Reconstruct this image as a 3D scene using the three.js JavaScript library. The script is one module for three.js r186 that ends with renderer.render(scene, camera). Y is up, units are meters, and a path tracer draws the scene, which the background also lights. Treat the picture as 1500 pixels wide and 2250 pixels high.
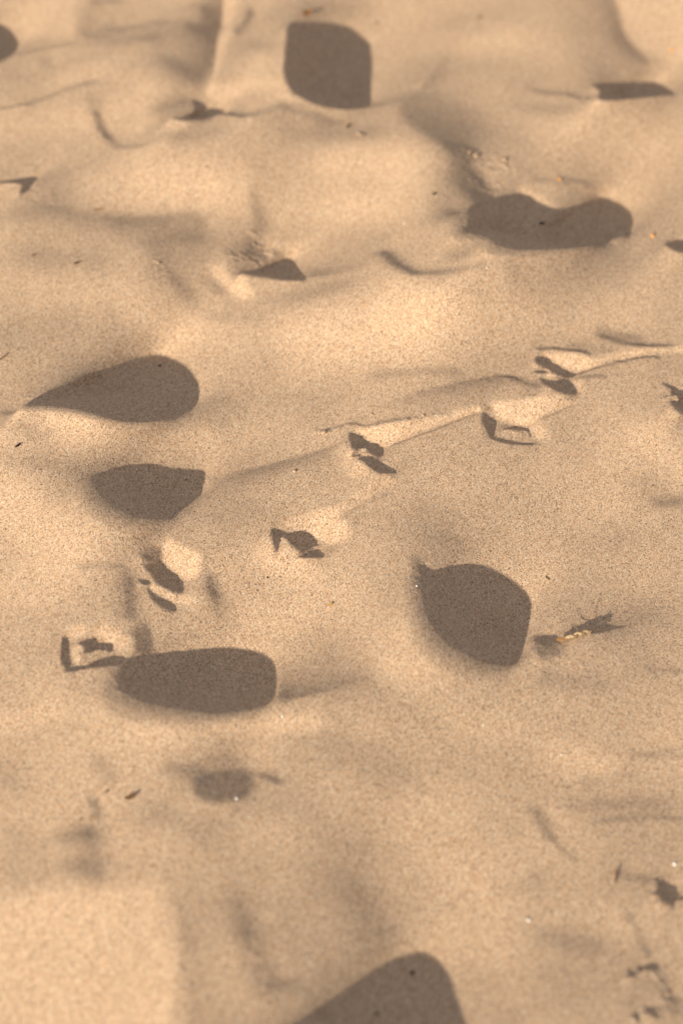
import * as THREE from 'three';
// ------------------------------------------------------------------ camera
const scene = new THREE.Scene();
const camera = new THREE.PerspectiveCamera(30, 2 / 3, 0.02, 400);
const PITCH = 48 * Math.PI / 180;
camera.position.set(0, Math.sin(PITCH), Math.cos(PITCH));
camera.lookAt(0, 0, 0);
camera.focus = 1.0;
camera.userData.fStop = 4.6;
// ------------------------------------------------------------------ sky and sun
const ELEV = 21 * Math.PI / 180, AZ = 52 * Math.PI / 180, TANE = Math.tan(ELEV);
const CS = Math.cos(AZ), SN = Math.sin(AZ);           // the light travels towards (+CS, -SN) in x, z
const toSun = new THREE.Vector3(-CS * Math.cos(ELEV), Math.sin(ELEV), SN * Math.cos(ELEV));
{
  const W = 256, H = 128, d = new Float32Array(W * H * 4), v = new THREE.Vector3();
  for (let j = 0; j < H; j++) for (let i = 0; i < W; i++) {
    const th = (j + .5) / H * Math.PI - Math.PI / 2, ph = ((i + .5) / W - .5) * 2 * Math.PI;
    v.set(Math.cos(th) * Math.cos(ph), Math.sin(th), Math.cos(th) * Math.sin(ph));
    const up = Math.max(v.y, 0), g = Math.pow(1 - up, 3), c = Math.max(0, v.dot(toSun)), halo = 1.0 * Math.pow(c, 5);
    const k = (j * W + i) * 4;
    d[k] = .49 + .2 * g + halo; d[k + 1] = .52 + .17 * g + halo * .85; d[k + 2] = .59 + .1 * g + halo * .62; d[k + 3] = 1;
  }
  const t = new THREE.DataTexture(d, W, H, THREE.RGBAFormat, THREE.FloatType);
  t.mapping = THREE.EquirectangularReflectionMapping; t.magFilter = t.minFilter = THREE.LinearFilter; t.needsUpdate = true;
  scene.background = t; scene.environment = t; scene.backgroundIntensity = SKYI(); scene.environmentIntensity = SKYI();
}
function SKYI() { return 0.46; }
const sun = new THREE.DirectionalLight(new THREE.Color().setRGB(1, .905, .735), 5);
sun.position.copy(toSun).multiplyScalar(4); sun.castShadow = true; sun.shadow.radius = 1.6; sun.shadow.mapSize.set(4096, 4096);
Object.assign(sun.shadow.camera, { left: -.6, right: .6, top: .6, bottom: -.6, near: .5, far: 8 });
scene.add(sun); scene.add(sun.target);
const renderer = new THREE.WebGLRenderer({ antialias: true });
renderer.toneMapping = THREE.LinearToneMapping;
renderer.toneMappingExposure = 1.46;
renderer.shadowMap.enabled = true;
// ------------------------------------------------------------------ helpers
let seed = 20240;
const rnd = () => { seed = (seed + 0x6D2B79F5) | 0; let t = Math.imul(seed ^ seed >>> 15, 1 | seed); t = t + Math.imul(t ^ t >>> 7, 61 | t) ^ t; return ((t ^ t >>> 14) >>> 0) / 4294967296; };
const hash2 = (i, j) => { let n = Math.imul(i, 374761393) + Math.imul(j, 668265263) | 0; n = Math.imul(n ^ n >>> 13, 1274126177); return ((n ^ n >>> 16) >>> 0) / 4294967296; };
const vnoise = (x, y) => { const i = Math.floor(x), j = Math.floor(y), u = x - i, w = y - j, a = u * u * u * (u * (u * 6 - 15) + 10), b = w * w * w * (w * (w * 6 - 15) + 10); const p = hash2(i, j), q = hash2(i + 1, j), r = hash2(i, j + 1), s = hash2(i + 1, j + 1); return (p + (q - p) * a + (r - p) * b + (p - q - r + s) * a * b) * 2 - 1; };
const sstep = (a, b, x) => { const t = Math.min(1, Math.max(0, (x - a) / (b - a))); return t * t * (3 - 2 * t); };
// ------------------------------------------------------------------ relief of the sand, in metres on the ground (x right, z towards the viewer)
// stroke: slope against the sun's own slope, half width, points; facet: slope, soft edge, outline; hollow: steepness of its near wall, outline
const RELIEF = [
  ['stroke', 0.8, 0.0225, [-0.0181, -0.1319, 0.0077, -0.1258, 0.0385, -0.1277]],
  ['stroke', 0.56, 0.0183, [0.0336, -0.1452, 0.0907, -0.1417]],
  ['stroke', 0.352, 0.0186, [0.1177, -0.1505, 0.1535, -0.1636]],
  ['stroke', 0.8, 0.0185, [-0.1796, -0.0008, -0.1614, 0.0163, -0.143, 0.0321]],
  ['stroke', 0.4, 0.0152, [-0.1668, 0.0551, -0.1502, 0.0578]],
  ['stroke', 0.64, 0.0090, [-0.1449, -0.0408, -0.1145, -0.0459, -0.0744, -0.0578]],
  ['stroke', 0.56, 0.0039, [-0.1551, -0.0491, -0.1331, -0.0448]],
  ['stroke', 0.672, 0.0188, [-0.1146, -0.2674, -0.0924, -0.2715, -0.0644, -0.2638]],
  ['stroke', 0.672, 0.0189, [-0.0028, -0.2946, 0.0312, -0.2926, 0.0433, -0.2662, 0.0332, -0.245]],
  ['stroke', 0.48, 0.0169, [-0.0364, -0.2527, 0.0028, -0.2595]],
  ['stroke', 0.32, 0.0169, [-0.1251, -0.2537, -0.0922, -0.2621]],
  ['stroke', 1.12, 0.0048, [-0.073, -0.1959, -0.0659, -0.187, -0.056, -0.1752]],
  ['stroke', 0.56, 0.0050, [-0.0442, -0.227, -0.0277, -0.2277]],
  ['stroke', 0.72, 0.0044, [-0.0764, -0.4823, -0.0805, -0.4234, -0.0853, -0.3668]],
  ['stroke', 0.448, 0.0081, [-0.0829, -0.3646, -0.0621, -0.3664, -0.0439, -0.3581]],
  ['stroke', 0.192, 0.0155, [-0.0494, -0.4419, -0.0566, -0.3835]],
  ['facet', 0.42, 0.0058, [-0.251, -0.4985, -0.1825, -0.4974, -0.1802, -0.4375, -0.2146, -0.4441, -0.2225, -0.4594, -0.2468, -0.4603]],
  ['stroke', 0.32, 0.0127, [-0.2175, -0.3254, -0.1891, -0.3329, -0.1661, -0.339]],
  ['stroke', 0.288, 0.0112, [-0.1869, -0.3681, -0.1584, -0.3871]],
  ['stroke', 0.4, 0.0091, [-0.1487, -0.3376, -0.1236, -0.3596, -0.1301, -0.3245]],
  ['facet', 0.45, 0.0073, [0.1906, -0.4722, 0.1978, -0.5031, 0.2571, -0.4974, 0.2504, -0.4338, 0.214, -0.4332, 0.2022, -0.4419]],
  ['stroke', 0.448, 0.0157, [0.0863, -0.431, 0.1109, -0.4346]],
  ['stroke', 0.352, 0.0181, [0.131, -0.3303, 0.1603, -0.3283, 0.1942, -0.3392]],
  ['stroke', 0.48, 0.0032, [0.1488, -0.2867, 0.1705, -0.2939]],
  ['stroke', 0.64, 0.0024, [0.1134, -0.2762, 0.1245, -0.2702, 0.1313, -0.2649]],
  ['stroke', 0.24, 0.0126, [-0.1722, -0.1735, -0.1191, -0.1678]],
  ['stroke', 0.32, 0.0124, [-0.1185, -0.1535, -0.087, -0.1468]],
  ['stroke', 0.192, 0.0147, [-0.0764, -0.0966, -0.0281, -0.107]],
  ['stroke', 0.192, 0.0128, [-0.0472, -0.059, -0.0274, -0.0669]],
  ['stroke', 0.608, 0.0056, [-0.0575, 0.1443, -0.0343, 0.1409, -0.0129, 0.1406]],
  ['stroke', 0.448, 0.0070, [-0.1568, 0.1399, -0.1378, 0.1348]],
  ['stroke', 0.24, 0.0118, [-0.1414, 0.1184, -0.1223, 0.1358]],
  ['stroke', 0.32, 0.0092, [-0.0887, 0.1535, -0.07, 0.148]],
  ['facet', 0.63, 0.0071, [-0.1393, 0.2347, -0.1094, 0.233, -0.0845, 0.2316, -0.076, 0.2423, -0.0722, 0.2564, -0.0713, 0.3026, -0.1556, 0.2958, -0.1601, 0.2498]],
  ['stroke', 0.32, 0.0200, [0.0377, 0.1829, 0.0288, 0.2098]],
  ['stroke', 0.4, 0.0093, [0.101, 0.1516, 0.1225, 0.1538]],
  ['stroke', 0.24, 0.0131, [0.0516, 0.2085, 0.0715, 0.2222]],
  ['stroke', 0.32, 0.0117, [0.0497, 0.1314, 0.0756, 0.1384]],
  ['stroke', 0.352, 0.0128, [0.1639, -0.0591, 0.1776, -0.0451]],
  ['stroke', 0.24, 0.0096, [0.0177, 0.1006, 0.0283, 0.1141]],
  ['stroke', 0.24, 0.0125, [0.0023, 0.0528, 0.0223, 0.0838]],
  ['stroke', 0.24, 0.0164, [0.0602, -0.0154, 0.11, -0.0311]],
  ['stroke', 0.24, 0.0087, [-0.0204, 0.2062, -0.0388, 0.2014]],
  ['stroke', 0.192, 0.0124, [0.0659, 0.2497, 0.0778, 0.275]],
  ['stroke', 0.24, 0.0064, [0.1166, 0.2365, 0.1298, 0.2438]],
  ['stroke', 0.24, 0.0127, [-0.023, 0.058, -0.0436, 0.0607]],
  ['slip', -0.75, 0.0148, [0.0445, -0.3639, 0.0574, -0.395, 0.0772, -0.4359, 0.0977, -0.4147, 0.1165, -0.3753, 0.1048, -0.3295, 0.0706, -0.2874, 0.0429, -0.3092, 0.0321, -0.3414]],
  ['stroke', -0.315, 0.0255, [0.0678, -0.3531, 0.0845, -0.3324]],
  ['stroke', -0.945, 0.0110, [0.0753, -0.2949, 0.0771, -0.2692, 0.0847, -0.2527]],
  ['stroke', -0.63, 0.0048, [0.0819, -0.2799, 0.0886, -0.2708]],
  ['stroke', -0.63, 0.0072, [0.0681, -0.2284, 0.0694, -0.2039]],
  ['stroke', -0.42, 0.0116, [0.0586, -0.2298, 0.0655, -0.2635]],
  ['swell', -1, 0.0097, [0.1432, -0.5008, 0.1884, -0.5043, 0.1983, -0.4506, 0.2119, -0.4284, 0.1857, -0.4019, 0.155, -0.4073, 0.1406, -0.4436]],
  ['stroke', -0.252, 0.0159, [0.1522, -0.4543, 0.1707, -0.4102]],
  ['stroke', -0.252, 0.0189, [0.1198, -0.3805, 0.166, -0.3932]],
  ['stroke', -0.63, 0.0048, [0.1285, -0.3759, 0.146, -0.371, 0.1649, -0.3576]],
  ['stroke', -0.315, 0.0092, [0.1184, -0.3597, 0.1581, -0.3457]],
  ['stroke', -0.525, 0.0035, [0.1375, -0.292, 0.1582, -0.2918, 0.1225, -0.2861]],
  ['stroke', -0.315, 0.0143, [0.1944, -0.3047, 0.2129, -0.3182]],
  ['stroke', -1.26, 0.0054, [0.0257, -0.1965, 0.0312, -0.1803, 0.0397, -0.167]],
  ['stroke', -0.735, 0.0040, [0.043, -0.1646, 0.0649, -0.1625, 0.0806, -0.1652]],
  ['stroke', -0.378, 0.0078, [0.0657, -0.1799, 0.0993, -0.167]],
  ['stroke', -0.42, 0.0092, [0.0543, -0.1537, 0.0749, -0.1519]],
  ['slip', -1.1, 0.0083, [-0.0209, -0.1848, -0.0027, -0.1819, 0.0132, -0.1803, 0.0226, -0.1881, 0.0055, -0.2168, -0.0165, -0.2186, -0.026, -0.208]],
  ['stroke', -0.378, 0.0093, [-0.0505, -0.1689, -0.0185, -0.1646, -0.0026, -0.1681]],
  ['stroke', -0.42, 0.0060, [-0.0537, -0.2619, -0.0494, -0.2395, -0.0535, -0.2175]],
  ['stroke', -0.63, 0.0065, [-0.0627, -0.2109, -0.0536, -0.2217]],
  ['slip', -0.4, 0.0055, [-0.0597, -0.2825, -0.0573, -0.2578, -0.0493, -0.2344, -0.0251, -0.2497, -0.0255, -0.2806, -0.0426, -0.2933]],
  ['swell', -0.45, 0.0114, [-0.1996, -0.2515, -0.1661, -0.2485, -0.1412, -0.246, -0.1138, -0.248, -0.0836, -0.2536, -0.0774, -0.2353, -0.1001, -0.2058, -0.1476, -0.1953, -0.1865, -0.2097]],
  ['stroke', -0.21, 0.0127, [-0.1764, -0.2427, -0.1452, -0.23, -0.0986, -0.2243]],
  ['stroke', -0.525, 0.0127, [-0.1891, -0.2341, -0.1697, -0.2563]],
  ['stroke', -0.462, 0.0091, [-0.1136, -0.2086, -0.0878, -0.2246]],
  ['stroke', -0.315, 0.0129, [-0.1852, -0.1977, -0.1476, -0.1953]],
  ['stroke', -0.315, 0.0100, [-0.135, -0.2367, -0.0915, -0.2442]],
  ['stroke', -0.525, 0.0063, [-0.0977, -0.184, -0.0894, -0.1736]],
  ['stroke', -0.462, 0.0048, [-0.0741, -0.1891, -0.0652, -0.17]],
  ['stroke', -0.42, 0.0068, [-0.0742, -0.1612, -0.0499, -0.152]],
  ['stroke', -0.315, 0.0152, [-0.1888, -0.1313, -0.1618, -0.1444]],
  ['stroke', -0.315, 0.0080, [-0.1098, -0.1894, -0.1052, -0.2021]],
  ['hollow', 0.4, 0.0017, [-0.2164, -0.271, -0.2115, -0.2755, -0.2008, -0.2795, -0.1891, -0.2813, -0.1899, -0.2717, -0.1916, -0.2625, -0.1957, -0.2564, -0.1956, -0.2651, -0.204, -0.266]],
  ['stroke', -0.315, 0.0086, [-0.1853, -0.2708, -0.1723, -0.2806]],
  ['stroke', -1.05, 0.0033, [-0.1569, -0.3399, -0.1533, -0.3293, -0.1483, -0.3184]],
  ['stroke', -0.63, 0.0035, [-0.1483, -0.3184, -0.1401, -0.3049, -0.1248, -0.2978]],
  ['stroke', -0.315, 0.0042, [-0.1221, -0.3, -0.1023, -0.3053]],
  ['stroke', -0.42, 0.0055, [-0.1598, -0.352, -0.1576, -0.3418]],
  ['stroke', -1.575, 0.0018, [-0.2231, -0.3487, -0.2143, -0.3492, -0.2029, -0.3523]],
  ['stroke', -0.798, 0.0041, [-0.203, -0.353, -0.1835, -0.3645, -0.1633, -0.3735]],
  ['stroke', -0.525, 0.0031, [-0.2153, -0.4171, -0.2017, -0.4202, -0.1802, -0.4229]],
  ['stroke', -0.42, 0.0046, [-0.1983, -0.4052, -0.1942, -0.396]],
  ['stroke', -0.252, 0.0113, [-0.2186, -0.3845, -0.1997, -0.3775]],
  ['slip', -0.5, 0.0057, [-0.1811, -0.4921, -0.1426, -0.4928, -0.1279, -0.4614, -0.1559, -0.426, -0.1805, -0.4344]],
  ['stroke', -0.63, 0.0033, [-0.1693, -0.4729, -0.154, -0.4764]],
  ['stroke', -0.42, 0.0056, [-0.1574, -0.4409, -0.1359, -0.4437, -0.1208, -0.4487]],
  ['stroke', -0.315, 0.0097, [-0.1679, -0.4235, -0.1277, -0.4197]],
  ['stroke', -0.84, 0.0052, [-0.0981, -0.4419, -0.0852, -0.4502]],
  ['stroke', -0.945, 0.0056, [-0.0908, -0.4665, -0.0877, -0.4519]],
  ['swell', -1.1, 0.0031, [-0.1181, -0.4544, -0.0974, -0.4749, -0.0817, -0.4874, -0.0827, -0.4372, -0.0849, -0.3708, -0.1032, -0.3609, -0.125, -0.383]],
  ['stroke', -0.588, 0.0132, [-0.1136, -0.3899, -0.0982, -0.3778]],
  ['stroke', -0.735, 0.0080, [-0.1165, -0.3409, -0.1028, -0.352]],
  ['stroke', -0.42, 0.0117, [-0.125, -0.4241, -0.1076, -0.4384]],
  ['stroke', -0.945, 0.0032, [-0.0708, -0.4372, -0.0643, -0.4524, -0.062, -0.4666]],
  ['stroke', -0.315, 0.0122, [-0.0188, -0.4698, 0.0159, -0.4804]],
  ['stroke', -0.378, 0.0096, [-0.045, -0.4011, -0.0578, -0.417]],
  ['stroke', -0.84, 0.0043, [-0.0724, -0.3313, -0.0546, -0.3242, -0.0376, -0.337]],
  ['stroke', -0.525, 0.0051, [-0.0318, -0.3339, -0.0087, -0.3328]],
  ['stroke', -0.525, 0.0160, [-0.0316, -0.3164, 0.0144, -0.3172]],
  ['stroke', -0.315, 0.0070, [-0.1048, -0.3003, -0.0769, -0.3101]],
  ['stroke', -0.42, 0.0052, [0.0207, -0.3573, 0.0355, -0.36, 0.0462, -0.3711]],
  ['swell', -1, 0.0099, [-0.0748, -0.0355, -0.0611, -0.0336, -0.0464, -0.036, -0.027, -0.0429, -0.0123, -0.0466, 0.0099, -0.0536, -0.0048, -0.0273, -0.0286, -0.0046, -0.0589, 0.0097, -0.0733, 0.0061, -0.074, -0.0125]],
  ['stroke', -0.315, 0.0106, [-0.045, 0.0024, -0.0589, 0.0097]],
  ['swell', -0.6, 0.0046, [-0.0791, -0.0859, -0.0683, -0.0889, -0.0595, -0.091, -0.0605, -0.0839, -0.0726, -0.0753, -0.0805, -0.0737]],
  ['stroke', -0.63, 0.0034, [-0.1681, -0.058, -0.184, -0.07]],
  ['stroke', -0.42, 0.0056, [-0.1767, -0.0461, -0.1665, -0.0411]],
  ['stroke', -0.315, 0.0082, [-0.1742, -0.0218, -0.1409, -0.0189]],
  ['stroke', -0.525, 0.0023, [-0.1301, 0.0481, -0.1101, 0.0449]],
  ['stroke', -0.42, 0.0063, [-0.1091, 0.0584, -0.1103, 0.0727]],
  ['stroke', -0.735, 0.0040, [-0.1063, 0.0515, -0.1036, 0.074]],
  ['stroke', -0.735, 0.0041, [-0.0668, 0.0468, -0.0646, 0.056]],
  ['stroke', -0.42, 0.0050, [-0.0617, 0.0638, -0.0642, 0.0544]],
  ['slip', -1.2, 0.0081, [-0.0315, 0.1301, -0.0195, 0.1285, -0.0065, 0.1257, 0.0076, 0.1177, 0.0132, 0.1023, -0.0022, 0.0902, -0.0271, 0.0875, -0.0321, 0.1013]],
  ['stroke', -0.315, 0.0120, [-0.0067, 0.0944, 0.0109, 0.1179]],
  ['stroke', -0.42, 0.0137, [-0.0021, 0.156, 0.0211, 0.1651]],
  ['stroke', -0.126, 0.0090, [0.0189, 0.17, 0.0296, 0.1658]],
  ['stroke', -0.315, 0.0140, [0.028, 0.1345, 0.0455, 0.1253]],
  ['swell', -0.6, 0.0068, [0.036, 0.0362, 0.0398, 0.0229, 0.0497, 0.0101, 0.0664, 0.0138, 0.061, 0.0302, 0.0477, 0.0378]],
  ['stroke', -0.63, 0.0031, [0.0384, 0.0339, 0.0399, 0.0559]],
  ['stroke', -0.315, 0.0159, [0.0476, 0.001, 0.0354, 0.012]],
  ['stroke', -0.315, 0.0072, [0.0993, 0.1093, 0.1239, 0.1094]],
  ['stroke', -0.315, 0.0126, [0.125, 0.0736, 0.1541, 0.0596]],
  ['stroke', -0.315, 0.0024, [0.1518, 0.099, 0.1675, 0.0996]],
  ['stroke', -0.21, 0.0134, [0.1501, 0.0095, 0.1192, 0.0129]],
  ['stroke', -0.735, 0.0055, [0.1694, -0.0145, 0.1867, -0.0173]],
  ['stroke', -0.315, 0.0137, [0.1639, -0.0299, 0.1802, -0.005]],
  ['stroke', -0.63, 0.0036, [0.0902, 0.1805, 0.0933, 0.1872, 0.0955, 0.1937]],
  ['stroke', -0.525, 0.0011, [0.0958, 0.1948, 0.1015, 0.2024, 0.1062, 0.2072]],
  ['stroke', -0.378, 0.0057, [0.1078, 0.1766, 0.1482, 0.1752]],
  ['stroke', -0.42, 0.0020, [0.1173, 0.1864, 0.1408, 0.1835, 0.1575, 0.1846]],
  ['stroke', -0.42, 0.0033, [0.1382, 0.1483, 0.1579, 0.1468]],
  ['stroke', -0.315, 0.0046, [0.1153, 0.1635, 0.1351, 0.1585]],
  ['stroke', -0.462, 0.0069, [-0.1123, 0.2025, -0.1088, 0.2175]],
  ['stroke', -0.588, 0.0052, [-0.1221, 0.2055, -0.1143, 0.2027]],
  ['stroke', -0.735, 0.0029, [-0.1127, 0.1857, -0.1102, 0.1924]],
  ['stroke', -0.42, 0.0041, [-0.1122, 0.1651, -0.1053, 0.174]],
  ['stroke', -0.315, 0.0091, [-0.156, 0.1652, -0.1482, 0.1767]],
  ['stroke', -0.42, 0.0053, [-0.1185, 0.2204, -0.1071, 0.2252]],
  ['stroke', -0.252, 0.0087, [-0.1407, 0.2062, -0.1448, 0.223]],
  ['stroke', -0.63, 0.0050, [-0.0764, 0.1691, -0.0671, 0.1684]],
  ['stroke', -0.42, 0.0032, [-0.0591, 0.1619, -0.0445, 0.1603]],
  ['stroke', -0.798, 0.0027, [-0.0367, 0.1692, -0.0292, 0.1752]],
  ['stroke', -0.315, 0.0087, [-0.0863, 0.1919, -0.0629, 0.2054]],
  ['stroke', -0.315, 0.0062, [-0.0402, 0.2541, -0.037, 0.2643, -0.0319, 0.2743]],
  ['stroke', -0.525, 0.0067, [-0.0456, 0.2393, -0.0413, 0.2499]],
  ['slip', -0.5, 0.0054, [-0.084, 0.2306, -0.0746, 0.2429, -0.0707, 0.2628, -0.07, 0.3047, -0.0281, 0.3063, -0.0255, 0.2607, -0.0499, 0.2309]],
  ['stroke', -0.315, 0.0106, [0.0061, 0.2261, 0.016, 0.2444]],
  ['stroke', -0.42, 0.0041, [-0.029, 0.2763, -0.0213, 0.2733]],
  ['stroke', -0.21, 0.0131, [-0.0102, 0.2112, 0.0145, 0.2003]],
  ['stroke', -0.735, 0.0029, [0.1379, 0.2708, 0.1413, 0.2821]],
  ['stroke', -0.525, 0.0025, [0.1266, 0.2369, 0.1328, 0.2544]],
  ['stroke', -0.42, 0.0030, [0.1248, 0.2151, 0.1367, 0.2187]],
  ['stroke', -0.315, 0.0054, [0.0715, 0.2222, 0.0859, 0.2185]],
  ['stroke', -0.315, 0.0063, [0.0897, 0.2474, 0.1091, 0.2527]],
  ['stroke', -0.21, 0.0323, [-0.0302, 0.2244, 0.1131, 0.21]],
  ['stroke', -0.21, 0.0308, [-0.0098, 0.2636, 0.1271, 0.2686]],
  ['stroke', -0.252, 0.0270, [0.1381, 0.1711, 0.144, 0.2097]],
  ['stroke', -0.21, 0.0357, [0.0869, -0.3217, 0.1447, -0.3149]],
  ['stroke', -0.21, 0.0228, [0.1277, 0.0473, 0.1502, 0.0934]],
  ['facet', 1.125, 0.0017, [0.0079, -0.058, 0.0222, -0.0587, 0.047, -0.0628, 0.0735, -0.073, 0.0737, -0.0713, 0.0494, -0.0601, 0.0275, -0.0488, 0.0202, -0.0483, 0.0135, -0.0525]],
  ['stroke', -1.155, 0.0011, [0.0285, -0.0476, 0.0493, -0.0564, 0.0727, -0.0709]],
  ['stroke', -1.47, 0.0011, [-0.0084, -0.0583, -0.002, -0.0616, 0.0055, -0.0635]],
  ['stroke', -1.47, 0.0011, [0.0062, -0.0635, 0.0124, -0.0611, 0.0185, -0.061]],
  ['stroke', -0.63, 0.0023, [0.0185, -0.0615, 0.0371, -0.0626]],
  ['facet', 1.125, 0.0018, [0.1142, -0.1241, 0.1264, -0.1226, 0.1385, -0.1191, 0.1419, -0.1159, 0.1374, -0.1123, 0.1289, -0.1118, 0.1201, -0.1184]],
  ['stroke', -2.1, 0.0015, [0.1125, -0.126, 0.1206, -0.1291, 0.1293, -0.126, 0.1393, -0.1222]],
  ['stroke', 0.96, 0.0024, [0.1388, -0.1145, 0.1521, -0.1196, 0.1681, -0.125, 0.1839, -0.1274, 0.2025, -0.1299]],
  ['stroke', -1.785, 0.0015, [0.1337, -0.1083, 0.1437, -0.1122, 0.1543, -0.1163, 0.1675, -0.1198, 0.1787, -0.1218]],
  ['stroke', -1.155, 0.0030, [0.1487, -0.1387, 0.1636, -0.1316, 0.1764, -0.13, 0.1869, -0.1306]],
  ['stroke', -0.735, 0.0049, [0.1518, -0.1431, 0.1671, -0.1387]],
  ['stroke', -0.42, 0.0076, [0.1324, -0.1304, 0.1499, -0.1249]],
  ['stroke', -0.84, 0.0021, [0.1338, -0.1026, 0.1454, -0.1047]],
  ['facet', 1.125, 0.0020, [0.0826, -0.0785, 0.0952, -0.0802, 0.1271, -0.0834, 0.1191, -0.077, 0.1074, -0.0707, 0.1023, -0.0673, 0.0929, -0.0684, 0.0862, -0.0706]],
  ['stroke', -1.26, 0.0010, [0.1099, -0.0705, 0.119, -0.076, 0.1273, -0.0817]],
  ['stroke', 0.8, 0.0040, [0.1064, -0.0628, 0.1097, -0.0595]],
  ['stroke', 0.8, 0.0017, [0.0621, -0.0691, 0.0748, -0.0741]],
  ['swell', -1, 0.0052, [0.0124, -0.0698, 0.0326, -0.0829, 0.0529, -0.091, 0.0762, -0.1009, 0.0949, -0.1061, 0.1033, -0.0965, 0.1094, -0.088, 0.0877, -0.0798, 0.0622, -0.0706, 0.0371, -0.0643, 0.0198, -0.0622]],
  ['stroke', -0.525, 0.0047, [0.0203, -0.101, 0.0431, -0.1017, 0.0635, -0.102]],
  ['stroke', -0.63, 0.0035, [0.0965, -0.1001, 0.1062, -0.0936]],
  ['facet', 0.9, 0.0024, [-0.0288, 0.0099, -0.0166, 0.0029, -0.0059, 0.0006, 0.0024, 0.0085, 0.0035, 0.0185, -0.0059, 0.0203, -0.013, 0.0145, -0.0213, 0.011]],
  ['stroke', 1.36, 0.0024, [-0.0119, 0.0058, -0.0012, 0.0015, 0.0095, -0.0078, 0.024, -0.0195]],
  ['stroke', -0.735, 0.0016, [-0.0007, 0.0071, 0.0112, -0.0035, 0.0233, -0.0147]],
  ['stroke', 0.96, 0.0093, [-0.0349, 0.0332, -0.0209, 0.0369]],
  ['facet', 1.05, 0.0021, [-0.0913, 0.0278, -0.0882, 0.0242, -0.0819, 0.028, -0.0718, 0.0351, -0.0724, 0.045, -0.0779, 0.0464, -0.0852, 0.0404, -0.09, 0.0362]],
  ['stroke', 0.8, 0.0018, [-0.0949, 0.055, -0.089, 0.0581, -0.0845, 0.0589]],
  ['stroke', 0.64, 0.0030, [-0.0821, 0.0617, -0.0752, 0.0617]],
  ['stroke', 0.88, 0.0032, [-0.1316, 0.086, -0.1272, 0.0855]],
  ['stroke', 0.88, 0.0044, [-0.115, 0.0868, -0.1073, 0.0907]],
  ['stroke', 0.8, 0.0019, [-0.1294, 0.0971, -0.1276, 0.1042]],
  ['stroke', 0.64, 0.0019, [-0.1202, 0.1028, -0.1161, 0.0995]],
  ['stroke', 0.48, 0.0019, [-0.1054, 0.1084, -0.1017, 0.1014]],
  ['facet', -0.9, 0.0020, [-0.1032, 0.086, -0.0963, 0.078, -0.0929, 0.0851, -0.0932, 0.0937, -0.0999, 0.0967, -0.1014, 0.0892]],
  ['stroke', 0.8, 0.0072, [0.0012, -0.0416, 0.0096, -0.0254]],
  ['stroke', 0.8, 0.0011, [0.0085, -0.0392, 0.0142, -0.0454]],
  ['stroke', 0.8, 0.0014, [0.0122, -0.037, 0.0195, -0.0375]],
  ['stroke', 0.8, 0.0015, [0.1133, -0.1037, 0.1171, -0.1022]],
  ['stroke', 0.8, 0.0015, [0.1113, -0.1101, 0.1153, -0.1112]],
  ['facet', -1.05, 0.0025, [0.0952, 0.079, 0.1033, 0.0768, 0.1105, 0.0824, 0.1052, 0.095, 0.0966, 0.0983]],
  ['hollow', 0.55, 0.0075, [-0.1678, -0.059, -0.1599, -0.0786, -0.1513, -0.0915, -0.1409, -0.1074, -0.1248, -0.125, -0.1129, -0.1355, -0.1032, -0.1378, -0.0911, -0.1241, -0.0837, -0.1105, -0.0801, -0.0981, -0.0811, -0.0819, -0.0863, -0.0741, -0.0941, -0.0642, -0.1078, -0.055, -0.1216, -0.0511, -0.1336, -0.0528, -0.1436, -0.0558, -0.1561, -0.0584]],
  ['hollow', 0.6, 0.0163, [-0.1304, -0.0136, -0.1239, -0.023, -0.114, -0.0306, -0.1025, -0.0356, -0.0929, -0.0347, -0.0832, -0.0352, -0.0743, -0.0362, -0.0741, -0.0242, -0.0746, -0.0129, -0.0801, -0.0053, -0.0852, 0.0054, -0.0916, 0.0124, -0.1026, 0.0161, -0.1143, 0.0129, -0.1248, 0.0005]],
  ['hollow', 0.6, 0.0169, [-0.1057, 0.1092, -0.1028, 0.1005, -0.0915, 0.0941, -0.0787, 0.0887, -0.0678, 0.085, -0.0579, 0.0821, -0.0454, 0.0828, -0.0361, 0.089, -0.0329, 0.0993, -0.0317, 0.1134, -0.0336, 0.1268, -0.0431, 0.1326, -0.0557, 0.1369, -0.0706, 0.1371, -0.0858, 0.1342, -0.099, 0.1292, -0.1058, 0.1212]],
  ['hollow', 0.55, 0.0178, [0.0406, 0.0364, 0.0465, 0.0384, 0.0585, 0.032, 0.0695, 0.0277, 0.0778, 0.0291, 0.0882, 0.035, 0.0949, 0.0425, 0.0966, 0.051, 0.0942, 0.0657, 0.0905, 0.0826, 0.0869, 0.0969, 0.0809, 0.1021, 0.0741, 0.1026, 0.0618, 0.1004, 0.0509, 0.0946, 0.0435, 0.0821, 0.0407, 0.0671, 0.0399, 0.0518]],
  ['hollow', 0.6, 0.0039, [-0.034, -0.4446, -0.0187, -0.4571, -0.0031, -0.4633, 0.0063, -0.4641, 0.0157, -0.4551, 0.0191, -0.452, 0.0194, -0.4424, 0.0201, -0.4221, 0.0191, -0.3953, 0.0184, -0.3603, 0.0088, -0.3499, -0.0029, -0.3456, -0.0146, -0.3438, -0.0262, -0.347, -0.0312, -0.3501, -0.0358, -0.364, -0.0364, -0.3799, -0.0357, -0.4149]],
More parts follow.
